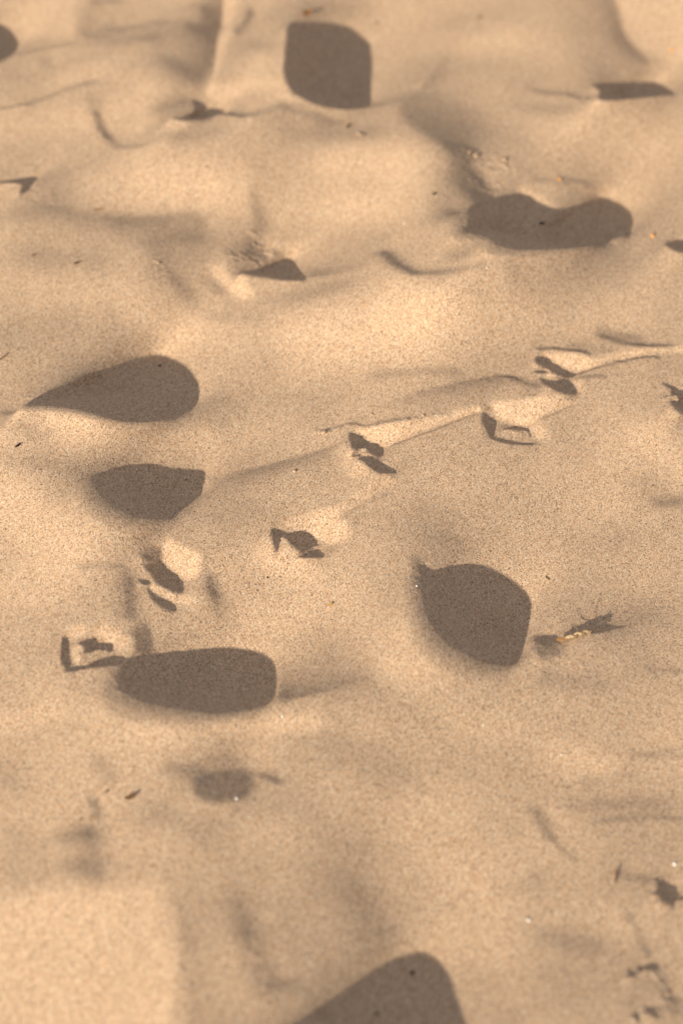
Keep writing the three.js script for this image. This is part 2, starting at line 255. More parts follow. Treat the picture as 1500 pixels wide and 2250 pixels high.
  ['hollow', 0.6, 0.0134, [0.0765, -0.2339, 0.0862, -0.2523, 0.0983, -0.2641, 0.1074, -0.2723, 0.1161, -0.2724, 0.1229, -0.2663, 0.1283, -0.2626, 0.1353, -0.2612, 0.1447, -0.2685, 0.1545, -0.2804, 0.1643, -0.2887, 0.1729, -0.2861, 0.1791, -0.2776, 0.1809, -0.2671, 0.1776, -0.2443, 0.1738, -0.2288, 0.166, -0.2297, 0.1459, -0.2066, 0.1196, -0.1914, 0.1, -0.183, 0.0895, -0.1861, 0.084, -0.1997, 0.0715, -0.2025, 0.076, -0.2159]],
  ['hollow', 0.6, 0.0030, [0.1656, -0.3827, 0.177, -0.3929, 0.1852, -0.3968, 0.1988, -0.4045, 0.212, -0.41, 0.217, -0.4017, 0.2197, -0.382, 0.2094, -0.3742, 0.1928, -0.3645, 0.1702, -0.3523, 0.1663, -0.357, 0.1691, -0.3718]],
  ['hollow', 0.6, 0.0040, [-0.2518, -0.4343, -0.2433, -0.4563, -0.2349, -0.4602, -0.2285, -0.457, -0.2229, -0.4476, -0.2205, -0.4403, -0.2211, -0.4271, -0.2256, -0.4128, -0.2354, -0.4002, -0.2474, -0.4036]],
  ['hollow', 0.85, 0.0036, [-0.1074, -0.3269, -0.0962, -0.3387, -0.0938, -0.3466, -0.096, -0.3558, -0.0915, -0.3577, -0.0869, -0.3526, -0.0788, -0.3507, -0.0728, -0.3374, -0.0603, -0.3219, -0.0783, -0.3311, -0.0945, -0.3176]],
  ['hollow', 0.85, 0.0032, [-0.0604, -0.1974, -0.0491, -0.2052, -0.0412, -0.2141, -0.0364, -0.2193, -0.0303, -0.2197, -0.0259, -0.2068, -0.0204, -0.1864, -0.0295, -0.1851, -0.0429, -0.1877, -0.055, -0.1889]],
  ['facet', -1.125, 0.0034, [-0.0676, 0.1759, -0.0628, 0.1706, -0.0527, 0.1656, -0.0432, 0.1652, -0.0401, 0.1734, -0.0424, 0.1829, -0.0514, 0.1885, -0.0616, 0.1888, -0.0665, 0.1839]],
  ['hollow', 0.55, 0.0020, [-0.0208, 0.297, -0.0096, 0.2838, 0.0059, 0.2693, 0.0199, 0.2566, 0.03, 0.2517, 0.0353, 0.2495, 0.0412, 0.2541, 0.046, 0.2626, 0.0486, 0.2735, 0.0531, 0.2911, 0.0548, 0.3078, 0.0278, 0.3202, 0.0018, 0.3237, -0.024, 0.3165]],
  ['hollow', 0.85, 0.0033, [0.1946, -0.2181, 0.2038, -0.2269, 0.2174, -0.2245, 0.2122, -0.2093, 0.2005, -0.2072]],
  ['hollow', 0.85, 0.0010, [-0.1354, 0.1021, -0.1357, 0.09, -0.1335, 0.0902, -0.1313, 0.101, -0.1301, 0.1063, -0.1318, 0.11, -0.1346, 0.1063]],
  ['hollow', 0.85, 0.0024, [-0.1319, 0.1123, -0.1284, 0.1074, -0.122, 0.1062, -0.1181, 0.1022, -0.1107, 0.0987, -0.1044, 0.1006, -0.106, 0.1059, -0.1139, 0.1092, -0.1225, 0.1106]],
  ['hollow', 0.85, 0.0024, [-0.1276, 0.0929, -0.1208, 0.0885, -0.1195, 0.0915, -0.1137, 0.0905, -0.1114, 0.0958, -0.1157, 0.0966, -0.1205, 0.0984, -0.1246, 0.1006, -0.1239, 0.0962]],
  ['facet', -0.825, 0.0015, [-0.102, 0.0371, -0.0985, 0.0312, -0.0919, 0.0293, -0.0919, 0.0357, -0.0926, 0.0406, -0.0978, 0.0438]],
  ['hollow', 0.85, 0.0026, [-0.0985, 0.0431, -0.0948, 0.0387, -0.0914, 0.0371, -0.089, 0.0392, -0.0832, 0.0439, -0.0793, 0.0515, -0.0801, 0.0567, -0.0834, 0.0566, -0.0911, 0.0531, -0.0951, 0.0477]],
  ['hollow', 0.85, 0.0010, [-0.1012, 0.0508, -0.0974, 0.0504, -0.0957, 0.053, -0.0994, 0.0546]],
  ['hollow', 0.85, 0.0025, [-0.0968, 0.0559, -0.0923, 0.06, -0.0866, 0.0619, -0.0824, 0.0644, -0.0829, 0.068, -0.088, 0.0678, -0.0931, 0.0639]],
  ['hollow', 0.85, 0.0026, [-0.0358, 0.015, -0.0318, 0.0134, -0.0288, 0.0147, -0.031, 0.0191, -0.0326, 0.029, -0.0343, 0.025]],
  ['hollow', 0.85, 0.0026, [-0.0285, 0.0153, -0.0213, 0.0121, -0.0154, 0.0132, -0.0125, 0.0193, -0.0141, 0.0212, -0.0176, 0.0241, -0.0199, 0.0279, -0.0245, 0.0255, -0.0277, 0.0211]],
  ['hollow', 0.85, 0.0010, [-0.0221, 0.0319, -0.0164, 0.0263, -0.0122, 0.0228, -0.0091, 0.0294, -0.0163, 0.0322]],
  ['hollow', 0.85, 0.0028, [0.0049, -0.0563, 0.0099, -0.0553, 0.0135, -0.051, 0.0184, -0.0487, 0.0221, -0.0458, 0.0225, -0.0405, 0.02, -0.0378, 0.0158, -0.039, 0.0122, -0.0426, 0.0068, -0.0397, 0.0051, -0.0475]],
  ['hollow', 0.85, 0.0027, [0.0092, -0.0345, 0.0183, -0.0369, 0.0231, -0.0317, 0.0295, -0.0257, 0.0217, -0.0222, 0.015, -0.027]],
  ['hollow', 0.85, 0.0011, [0.0056, -0.0358, 0.0097, -0.0381, 0.0105, -0.037, 0.0063, -0.0348]],
  ['hollow', 0.85, 0.0028, [0.0778, -0.0723, 0.0811, -0.0708, 0.0848, -0.069, 0.0833, -0.0593, 0.0814, -0.0538, 0.0787, -0.06, 0.0769, -0.065]],
  ['hollow', 0.85, 0.0011, [0.0815, -0.0554, 0.0865, -0.0551, 0.0939, -0.0537, 0.1014, -0.0539, 0.1074, -0.0542, 0.1012, -0.0513, 0.0912, -0.0504, 0.0826, -0.0523]],
  ['hollow', 0.85, 0.0011, [0.0881, -0.0614, 0.0935, -0.0663, 0.1017, -0.0659, 0.1032, -0.0575, 0.1014, -0.0621, 0.094, -0.0628]],
  ['hollow', 0.85, 0.0030, [0.1105, -0.1196, 0.1162, -0.1214, 0.1198, -0.1177, 0.1245, -0.1118, 0.1323, -0.1094, 0.127, -0.1034, 0.1214, -0.1049, 0.117, -0.1082, 0.1132, -0.1121, 0.1102, -0.113]],
  ['hollow', 0.85, 0.0012, [0.108, -0.1053, 0.1119, -0.1086, 0.1153, -0.106, 0.1105, -0.1038]],
  ['hollow', 0.85, 0.0029, [0.1113, -0.1002, 0.1154, -0.0998, 0.12, -0.1, 0.1258, -0.102, 0.1282, -0.0993, 0.1311, -0.0913, 0.1233, -0.0864, 0.1153, -0.0896]],
  ['stroke', 0.96, 0.0012, [0.114, -0.1089, 0.1202, -0.1028]],
  ['stroke', 0.64, 0.0023, [0.1322, -0.0989, 0.1329, -0.0924]],
  ['hollow', 0.85, 0.0029, [0.1797, -0.1011, 0.1861, -0.099, 0.1923, -0.0963, 0.1965, -0.0884, 0.1893, -0.0755, 0.1835, -0.0775, 0.1825, -0.0847, 0.1877, -0.0875, 0.1869, -0.0901, 0.1794, -0.0885, 0.1847, -0.0934]],
  ['hollow', 1.3, 0.0022, [0.1408, 0.2159, 0.1431, 0.2181, 0.1457, 0.2169, 0.1471, 0.2194, 0.1499, 0.2203, 0.1507, 0.2232, 0.1521, 0.2274, 0.1493, 0.2279, 0.1461, 0.232, 0.144, 0.2296, 0.1416, 0.2308, 0.1419, 0.2267, 0.1394, 0.2263, 0.1417, 0.222]],
  ['hollow', 0.6, 0.0008, [0.123, 0.2666, 0.1254, 0.2639, 0.127, 0.2662, 0.1248, 0.2685]],
  ['hollow', 0.6, 0.0008, [0.1274, 0.2633, 0.1296, 0.2618, 0.13, 0.2644, 0.1279, 0.2657]],
  ['hollow', 0.6, 0.0008, [0.1309, 0.2624, 0.1332, 0.2603, 0.1368, 0.2605, 0.1357, 0.2638, 0.1316, 0.2642]],
  ['hollow', 0.6, 0.0008, [0.1286, 0.2823, 0.1313, 0.2812, 0.1348, 0.284, 0.1341, 0.2867, 0.1306, 0.286]],
  ['hollow', 0.85, 0.0008, [0.1236, 0.2866, 0.1256, 0.2861, 0.1261, 0.2884, 0.1241, 0.2893]],
  ['hollow', 0.5, 0.0013, [0.1142, 0.0787, 0.1155, 0.0734, 0.1172, 0.0707, 0.1189, 0.0718, 0.121, 0.0687, 0.1227, 0.0702, 0.125, 0.068, 0.1263, 0.0705, 0.128, 0.0711, 0.1305, 0.0694, 0.1326, 0.0676, 0.1341, 0.0705, 0.1378, 0.0713, 0.1425, 0.0718, 0.1362, 0.0747, 0.1313, 0.0776, 0.1265, 0.0792, 0.1207, 0.0801]],
  ['crumbs', 1, 0.0046, [-0.0539, -0.2342, -0.051, -0.2249, -0.0413, -0.2197]],
  ['crumbs', 0.8, 0.0052, [-0.068, -0.2096, -0.0492, -0.211]],
  ['crumbs', 0.7, 0.0041, [-0.1728, -0.0809, -0.1595, -0.0805, -0.1492, -0.0938]],
  ['crumbs', 0.8, 0.0091, [0.0797, -0.2955, 0.1027, -0.2935]],
  ['crumbs', 0.5, 0.0069, [0.0845, -0.2735, 0.1044, -0.2718]],
  ['crumbs', 0.6, 0.0074, [0.1461, -0.3724, 0.1678, -0.3567]],
  ['crumbs', 0.5, 0.0034, [-0.0124, -0.0578, 0.0025, -0.064, 0.0198, -0.0638]],
  ['crumbs', 0.8, 0.0027, [0.1234, 0.2666, 0.136, 0.2619, 0.1419, 0.2785]],
  ['crumbs', 0.9, 0.0039, [0.1384, 0.2213, 0.1517, 0.2301]],
  ['crumbs', 0.8, 0.0032, [0.1231, 0.2873, 0.1351, 0.2847]],
  ['crumbs', 0.5, 0.0038, [-0.1089, -0.1969, -0.1031, -0.1875]],
  ['crumbs', 0.45, 0.0064, [0.0702, -0.2184, 0.082, -0.1913]],
  ['crumbs', 0.4, 0.0046, [0.1764, -0.2372, 0.1779, -0.2186]],
  ['crumbs', 0.4, 0.0042, [-0.1074, 0.1199, -0.1008, 0.1328]],
  ['crumbs', 0.5, 0.0034, [0.0969, 0.0839, 0.1071, 0.0948]],
  ['crumbs', 0.35, 0.0033, [-0.0372, 0.258, -0.029, 0.2763]],
  ['crumbs', 0.9, 0.0022, [-0.1324, 0.101, -0.1111, 0.0943]],
  ['crumbs', 0.9, 0.0025, [0.0061, -0.046, 0.0231, -0.0335]],
  ['crumbs', 0.9, 0.0027, [0.1114, -0.1122, 0.1281, -0.0953]],
  ['crumbs', 0.9, 0.0024, [-0.0329, 0.0192, -0.0129, 0.0227]],
  ['crumbs', 0.9, 0.0026, [0.0807, -0.0639, 0.0992, -0.0591]],
  ['crumbs', 0.8, 0.0026, [-0.0992, 0.0391, -0.0822, 0.0591]],
  ['crumbs', 0.9, 0.0026, [0.1827, -0.0936, 0.1896, -0.0851]],
  ['crumbs', 0.5, 0.0017, [0.0321, -0.0604, 0.0722, -0.0718]],
  ['crumbs', 0.5, 0.0018, [0.1413, -0.114, 0.1784, -0.1239]],
  ['crumbs', 0.4, 0.0021, [-0.0071, 0.0033, 0.0216, -0.0172]],
  ['crumbs', 0.5, 0.0023, [0.0788, -0.1018, 0.1014, -0.0979]],
  ['crumbs', 0.35, 0.0051, [0.0393, 0.0405, 0.041, 0.0595]],
  ['crumbs', 0.3, 0.0085, [-0.2054, -0.2728, -0.1747, -0.2508]],
  ['crumbs', 0.25, 0.0095, [0.0717, -0.1963, 0.0919, -0.1814]],
];
const DX = 0.0008, X0 = -.32, X1 = .32, Z0 = -.60, Z1 = .42;
const NX = Math.round((X1 - X0) / DX / 16) * 16, NZ = Math.round((Z1 - Z0) / DX / 16) * 16;   // cells
const goal = new Float32Array(NX * NZ), weight = new Float32Array(NX * NZ).fill(1);
const smoothRing = (p) => { const o = []; const n = p.length; for (let i = 0; i < n; i++) { const a = p[(i + n - 1) % n], b = p[i], c = p[(i + 1) % n], d = p[(i + 2) % n]; for (let k = 0; k < 4; k++) { const t = k / 4, t2 = t * t, t3 = t2 * t; o.push([0, 1].map(m => .5 * (2 * b[m] + (c[m] - a[m]) * t + (2 * a[m] - 5 * b[m] + 4 * c[m] - d[m]) * t2 + (3 * b[m] - a[m] - 3 * c[m] + d[m]) * t3))); } } return o; };
const segDist = (x, z, a, b) => { const dx = b[0] - a[0], dz = b[1] - a[1], t = Math.min(1, Math.max(0, ((x - a[0]) * dx + (z - a[1]) * dz) / (dx * dx + dz * dz + 1e-12))); return Math.hypot(x - a[0] - dx * t, z - a[1] - dz * t); };
const inside = (x, z, p) => { let r = false; for (let i = 0, j = p.length - 1; i < p.length; j = i++) if ((p[i][1] > z) !== (p[j][1] > z) && x < (p[j][0] - p[i][0]) * (z - p[i][1]) / (p[j][1] - p[i][1]) + p[i][0]) r = !r; return r; };
function eachCell(pts, pad, fn) {
  let a = 1e9, b = -1e9, c = 1e9, d = -1e9;
  for (const [x, z] of pts) { a = Math.min(a, x); b = Math.max(b, x); c = Math.min(c, z); d = Math.max(d, z); }
  const i0 = Math.max(0, Math.floor((a - pad - X0) / DX)), i1 = Math.min(NX - 1, Math.ceil((b + pad - X0) / DX)), j0 = Math.max(0, Math.floor((c - pad - Z0) / DX)), j1 = Math.min(NZ - 1, Math.ceil((d + pad - Z0) / DX));
  for (let j = j0; j <= j1; j++) for (let i = i0; i <= i1; i++) fn(j * NX + i, X0 + (i + .5) * DX, Z0 + (j + .5) * DX);
}
// gentle unevenness everywhere
for (let j = 0; j < NZ; j++) for (let i = 0; i < NX; i++) { const x = X0 + i * DX, z = Z0 + j * DX; goal[j * NX + i] = .16 + .13 * vnoise(x * 14 + 3.1, z * 14) + .1 * vnoise(x * 34, z * 34 + 7.7) + .05 * vnoise(x * 90 + 5, z * 90); }
for (const [kind, b, w, flat] of RELIEF) {
  const pts = []; for (let k = 0; k < flat.length; k += 2) pts.push([flat[k], flat[k + 1]]);
  if (kind === 'stroke') eachCell(pts, w * 2.4, (k, x, z) => { let d = 1e9; for (let m = 0; m + 1 < pts.length; m++) d = Math.min(d, segDist(x, z, pts[m], pts[m + 1])); goal[k] += b * Math.exp(-d * d / (w * w)); });
  if (kind === 'facet') { const ring = smoothRing(pts); eachCell(pts, w, (k, x, z) => { let d = 1e9; for (let m = 0; m < ring.length; m++) d = Math.min(d, segDist(x, z, ring[m], ring[(m + 1) % ring.length])); const f = sstep(-w, w, inside(x, z, ring) ? d : -d); goal[k] += b * f; if (b > .8) weight[k] = Math.max(weight[k], 1 + 3 * f); }); }
}
// along the light from a point inside a ring: distance back to where it enters, on to where it leaves
function chord(x, z, ring) {
  let near = -1, far = 1;
  for (let m = 0; m < ring.length; m++) {
    const a = ring[m], b = ring[(m + 1) % ring.length], ex = b[0] - a[0], ez = b[1] - a[1], den = CS * ez + SN * ex;
    if (Math.abs(den) < 1e-9) continue;
    const t = ((a[0] - x) * ez - (a[1] - z) * ex) / den, u = -(CS * (a[1] - z) + SN * (a[0] - x)) / den;
    if (u < 0 || u > 1) continue;
    if (t <= 0 && t > near) near = t; if (t > 0 && t < far) far = t;
  }
  return [near, far];
}
// slopes that steepen towards one end and stop at a crest: 'swell' steepens away from the sun, 'slip' starts at the crest
for (const [kind, b, w, flat] of RELIEF) if (kind === 'swell' || kind === 'slip') {
  const pts = []; for (let k = 0; k < flat.length; k += 2) pts.push([flat[k], flat[k + 1]]);
  const ring = smoothRing(pts);
  eachCell(pts, .002, (k, x, z) => {
    if (!inside(x, z, ring)) return;
    const [near, far] = chord(x, z, ring); if (near < -.9 || far > .9) return;
    const T = -near / (far - near + 1e-6), f = kind === 'swell' ? T * T * (1.6 - .6 * T) : (1 - T) * (1 - T) * (1 + .6 * T), edge = Math.min(1, (kind === 'swell' ? far : -near) / w);
    goal[k] += b * f * sstep(0, 1, edge) * sstep(.002, .055, far - near);
  });
}
for (let k = 0; k < goal.length; k++) goal[k] = Math.max(-.93, Math.min(1.2, goal[k]));
const hollowMask = new Uint8Array(NX * NZ), floor = new Float32Array(NX * NZ);
for (const [kind, A, lip, flat] of RELIEF) if (kind === 'hollow') {
  const pts = []; for (let k = 0; k < flat.length; k += 2) pts.push([flat[k], flat[k + 1]]);
  const ring = smoothRing(pts);
  eachCell(pts, lip + .001, (k, x, z) => {
    const within = inside(x, z, ring);
    let [near, far] = chord(x, z, ring);
    if (!within) {                                          // the rounded lip before the rim
      if (far < lip) { const f = 1 - far / lip, e = f * (1.15 - .15 * f); goal[k] = goal[k] * (1 - e) - .9 * e; weight[k] = Math.max(weight[k], 1 + 16 * e); }
      return;
    }
    if (near < -.9 || far > .9) { near = -.01; far = .01; }
    const T = -near / (far - near + 1e-6);
    floor[k] = Math.max(0, T * (1 - T) * 4) ** 2 * Math.min(1, (far - near) / .05);
    goal[k] = -1.025 - A * (.55 * Math.cos(Math.PI * T) + .6 * Math.sin(2 * Math.PI * T)); weight[k] = 40; hollowMask[k] = 1;
  });
}
// height from slope: least squares, coarse grid first
function solve() {
  const levels = []; let n = NX, m = NZ, g = goal, w = weight, dx = DX;
  levels.push({ n, m, g, w, dx });
  for (let l = 0; l < 3; l++) {
    const n2 = n / 2, m2 = m / 2, g2 = new Float32Array(n2 * m2), w2 = new Float32Array(n2 * m2);
    for (let j = 0; j < m2; j++) for (let i = 0; i < n2; i++) { let s = 0, sw = 0; for (let q = 0; q < 4; q++) { const k = (2 * j + (q >> 1)) * n + 2 * i + (q & 1); s += g[k] * w[k]; sw += w[k]; } g2[j * n2 + i] = s / sw; w2[j * n2 + i] = sw / 4; }
    n = n2; m = m2; g = g2; w = w2; dx *= 2; levels.push({ n, m, g, w, dx });
  }
  let h = null, hn = 0;
  for (let l = 3; l >= 0; l--) {
    const { n, m, g, w, dx } = levels[l], N = n + 1, M = m + 1, x = new Float32Array(N * M);
    if (h) for (let j = 0; j < M; j++) for (let i = 0; i < N; i++) { const a = i >> 1, b = j >> 1, a2 = Math.min(a + (i & 1), n / 2), b2 = Math.min(b + (j & 1), m / 2); x[j * N + i] = .25 * (h[b * hn + a] + h[b * hn + a2] + h[b2 * hn + a] + h[b2 * hn + a2]); }
    const LAM = .06, NU = 10 * dx * dx, MU = .012 / (1 + l);
    const apply = (v, o) => {
      o.fill(0);
      for (let j = 0; j < m; j++) for (let i = 0; i < n; i++) {
        const p = j * N + i, q = p + N, h00 = v[p], h10 = v[p + 1], h01 = v[q], h11 = v[q + 1];
        const gx = .5 * (h10 + h11 - h00 - h01), gz = .5 * (h01 + h11 - h00 - h10), ww = w[j * n + i];
        const s = (CS * gx - SN * gz) * ww, t = (SN * gx + CS * gz) * (ww > 20 ? LAM * .3 : LAM), ax = .5 * (CS * s + SN * t), az = .5 * (-SN * s + CS * t);
        const ck = (h00 + h11 - h10 - h01) * .25;
        o[p] += -ax - az + ck; o[p + 1] += ax - az - ck; o[q] += -ax + az - ck; o[q + 1] += ax + az + ck;
      }
      for (let k = 0; k < v.length; k++) o[k] += NU * v[k];
      for (let j = 1; j < M - 1; j++) for (let i = 1; i < N - 1; i++) { const p = j * N + i, L = MU * (4 * v[p] - v[p - 1] - v[p + 1] - v[p - N] - v[p + N]); o[p] += 4 * L; o[p - 1] -= L; o[p + 1] -= L; o[p - N] -= L; o[p + N] -= L; }
    };
    const b = new Float32Array(N * M), r = new Float32Array(N * M), Ap = new Float32Array(N * M);
    for (let j = 0; j < m; j++) for (let i = 0; i < n; i++) { const p = j * N + i, q = p + N, s = g[j * n + i] * TANE * dx * w[j * n + i], ax = .5 * CS * s, az = -.5 * SN * s; b[p] += -ax - az; b[p + 1] += ax - az; b[q] += -ax + az; b[q + 1] += ax + az; }
    apply(x, Ap); let rr = 0; for (let k = 0; k < r.length; k++) { r[k] = b[k] - Ap[k]; rr += r[k] * r[k]; }
    const p = r.slice(), its = [90, 140, 260, 500][l];
    for (let it = 0; it < its; it++) {
      apply(p, Ap); let pAp = 0; for (let k = 0; k < p.length; k++) pAp += p[k] * Ap[k];
      const al = rr / pAp; let r2 = 0; for (let k = 0; k < p.length; k++) { x[k] += al * p[k]; r[k] -= al * Ap[k]; r2 += r[k] * r[k]; }
      const be = r2 / rr; rr = r2; for (let k = 0; k < p.length; k++) p[k] = r[k] + be * p[k];
    }
    h = x; hn = N;
  }
  return h;
}
const height = solve();
const HN = NX + 1;
function solved(x, z) { const u = Math.min(NX - 1e-4, Math.max(0, (x - X0) / DX)), v = Math.min(NZ - 1e-4, Math.max(0, (z - Z0) / DX)), i = Math.floor(u), j = Math.floor(v), a = u - i, b = v - j, p = j * HN + i; return (height[p] * (1 - a) + height[p + 1] * a) * (1 - b) + (height[p + HN] * (1 - a) + height[p + HN + 1] * a) * b; }
const dune = (x, z) => .010 * vnoise(x * 3.1 + 9, z * 3.1) + .006 * vnoise(x * 8, z * 8 + 4) + .03 * vnoise(x * .6, z * .6 + 2);
const crumble = new Float32Array(NX * NZ);
for (const [kind, b, w, flat] of RELIEF) if (kind === 'crumbs') {
  const pts = []; for (let k = 0; k < flat.length; k += 2) pts.push([flat[k], flat[k + 1]]);
  eachCell(pts, w * 2, (k, x, z) => { let d = 1e9; for (let m = 0; m + 1 < pts.length; m++) d = Math.min(d, segDist(x, z, pts[m], pts[m + 1])); crumble[k] = Math.max(crumble[k], b * Math.exp(-d * d / (w * w))); });
}
const rough = (x, z) => {
  const i = Math.floor((x - X0) / DX), j = Math.floor((z - Z0) / DX), c = i >= 0 && j >= 0 && i < NX && j < NZ ? crumble[j * NX + i] : 0, f = i >= 0 && j >= 0 && i < NX && j < NZ ? floor[j * NX + i] : 0;
  const a = vnoise(x * 420 + 5.3, z * 420), lump = c ? c * .0008 * (.7 * Math.abs(vnoise(x * 240 + 1.7 + 40 * z, z * 240)) + .5 * vnoise(x * 430, z * 430 + 8.1) + .3 * vnoise(x * 800 + 3, z * 800)) : 0;
  return .00003 * vnoise(x * 190, z * 190) + .00004 * a + .00005 * (hash2(Math.round(x / DX), Math.round(z / DX)) - .5) + lump + (f ? f * (.0026 * vnoise(x * 60 + 2, z * 60) + .0010 * vnoise(x * 150, z * 150 + 6)) : 0);
};
function groundY(x, z) {
  const e = Math.min(x - X0, X1 - x, z - Z0, Z1 - z), k = sstep(0, .05, e);
  return solved(x, z) * k + dune(x, z) * (1 - k) + rough(x, z);
}
// ------------------------------------------------------------------ sand: grains drawn one by one into a colour and a relief texture, 0.25 m a side
const TILE = .25, TN = 2048, grainMap = new Uint8Array(TN * TN * 4), grainBump = new Uint8Array(TN * TN * 4);
{
  const lin = new Float32Array(TN * TN * 3), top = new Float32Array(TN * TN).fill(-1);
  const enc = (v) => Math.round(255 * Math.min(1, v <= .0031308 ? v * 12.92 : 1.055 * Math.pow(v, 1 / 2.4) - .055));
  const tones = [[.55, .370, .24], [.60, .414, .276], [.51, .340, .215], [.64, .464, .325], [.44, .28, .17], [.57, .365, .21]];
  for (let n = 0; n < 720000; n++) {
    const cx = rnd() * TN, cy = rnd() * TN, r = 1.5 + 1.2 * rnd() * rnd() + .3 * rnd(), e = .75 + .5 * rnd(), lift = rnd() * 1.4, pick = rnd();
    let c = tones[Math.floor(rnd() * 6)], f = .9 + .2 * rnd();
    if (pick < .06) c = [.08, .055, .04]; else if (pick < .115) c = [.38, .18, .065]; else if (pick < .16) c = [.25, .17, .115]; else if (pick < .24) c = [.68, .56, .42];
    for (let y = Math.floor(cy - r); y <= cy + r; y++) for (let x = Math.floor(cx - r); x <= cx + r; x++) {
      const u = (x - cx) * e, v = (y - cy) / e, d = (u * u + v * v) / (r * r); if (d >= 1) continue;
      const hgt = Math.sqrt(1 - d) * r * .8 + lift, k = ((y + TN) % TN) * TN + (x + TN) % TN;
      if (hgt > top[k]) { top[k] = hgt; lin[k * 3] = c[0] * f; lin[k * 3 + 1] = c[1] * f; lin[k * 3 + 2] = c[2] * f; }
    }
  }
  for (let k = 0; k < TN * TN; k++) {
    if (top[k] < 0) { top[k] = 0; lin.set([.34, .23, .15], k * 3); }
    for (let m = 0; m < 3; m++) grainMap[k * 4 + m] = enc(lin[k * 3 + m]);
    grainBump[k * 4] = grainBump[k * 4 + 1] = grainBump[k * 4 + 2] = Math.min(255, top[k] / 4.2 * 255); grainMap[k * 4 + 3] = grainBump[k * 4 + 3] = 255;
  }
}
function grainTexture(data, colour) {
  const t = new THREE.DataTexture(data, TN, TN, THREE.RGBAFormat); t.wrapS = t.wrapT = THREE.RepeatWrapping; t.repeat.set(1 / TILE, 1 / TILE);
  t.magFilter = THREE.LinearFilter; t.minFilter = THREE.LinearMipmapLinearFilter; t.generateMipmaps = true; if (colour) t.colorSpace = THREE.SRGBColorSpace; t.needsUpdate = true; return t;
}
const sandMaterial = new THREE.MeshStandardMaterial({ map: grainTexture(grainMap, true), bumpMap: grainTexture(grainBump, false), bumpScale: .00012, roughness: 1 });
// ------------------------------------------------------------------ sand sheet
const ground = (() => {
  const outer = [.012, .02, .03, .05, .08, .14, .25, .45, .8, 1.5, 3, 6, 12, 25, 60, 120];
  const axis = (a, b, n) => { const c = []; for (let i = 0; i <= n; i++) c.push(a + (b - a) * i / n); return [...outer.map(o => a - o).reverse(), ...c, ...outer.map(o => b + o)]; };
  const xs = axis(X0, X1, NX), zs = axis(Z0, Z1, NZ), nx = xs.length, nz = zs.length;
  const pos = new Float32Array(nx * nz * 3), uv = new Float32Array(nx * nz * 2), idx = new Uint32Array((nx - 1) * (nz - 1) * 6);
  let k = 0;
  for (let j = 0; j < nz; j++) for (let i = 0; i < nx; i++, k++) {
    const x = xs[i], z = zs[j];
    pos[k * 3] = x; pos[k * 3 + 1] = groundY(x, z); pos[k * 3 + 2] = z; uv[k * 2] = x; uv[k * 2 + 1] = z;
  }
  k = 0;
  for (let j = 0; j < nz - 1; j++) for (let i = 0; i < nx - 1; i++) { const a = j * nx + i, b = a + 1, c = a + nx, d = c + 1; idx.set([a, c, b, b, c, d], k); k += 6; }
  const g = new THREE.BufferGeometry();
  g.setAttribute('position', new THREE.BufferAttribute(pos, 3)); g.setAttribute('uv', new THREE.BufferAttribute(uv, 2)); g.setIndex(new THREE.BufferAttribute(idx, 1)); g.computeVertexNormals();
  const m = new THREE.Mesh(g, sandMaterial);
  m.name = 'sand_ground'; m.userData = { kind: 'structure', label: 'pale tan beach sand with hollows and bird tracks', category: 'sand' };
  m.castShadow = m.receiveShadow = true; scene.add(m); return m;
})();

// ------------------------------------------------------------------ bits lying on the sand
const used = {};
function place(mesh, name, label, category, group) {
  const n = used[name] = (used[name] ?? -1) + 1; mesh.name = n ? name + '_' + String(n).padStart(3, '0') : name;
  mesh.userData = { label, category }; if (group) mesh.userData.group = group;
  mesh.traverse(o => { if (o.isMesh) o.castShadow = o.receiveShadow = true; }); scene.add(mesh); return mesh;
}
const mottle = (() => {                                     // fibres and flecks of dry plant matter
  const n = 128, d = new Uint8Array(n * n * 4);
  for (let j = 0; j < n; j++) for (let i = 0; i < n; i++) { const k = (j * n + i) * 4, v = 205 + 40 * vnoise(i / 26, j / 3.2) + 28 * vnoise(i / 9 + 40, j / 9) + 20 * (hash2(i, j) - .5); d[k] = Math.min(255, v); d[k + 1] = Math.min(255, v * .98); d[k + 2] = Math.min(255, v * .95); d[k + 3] = 255; }
  const t = new THREE.DataTexture(d, n, n, THREE.RGBAFormat); t.magFilter = THREE.LinearFilter; t.wrapS = t.wrapT = THREE.RepeatWrapping; t.colorSpace = THREE.SRGBColorSpace; t.needsUpdate = true; return t;
})();
const plant = (r, g, b, rough = .8) => new THREE.MeshStandardMaterial({ map: mottle, color: new THREE.Color().setRGB(r, g, b), roughness: rough });
const at = ([x, z], up = 0) => new THREE.Vector3(x, groundY(x, z) + up, z);
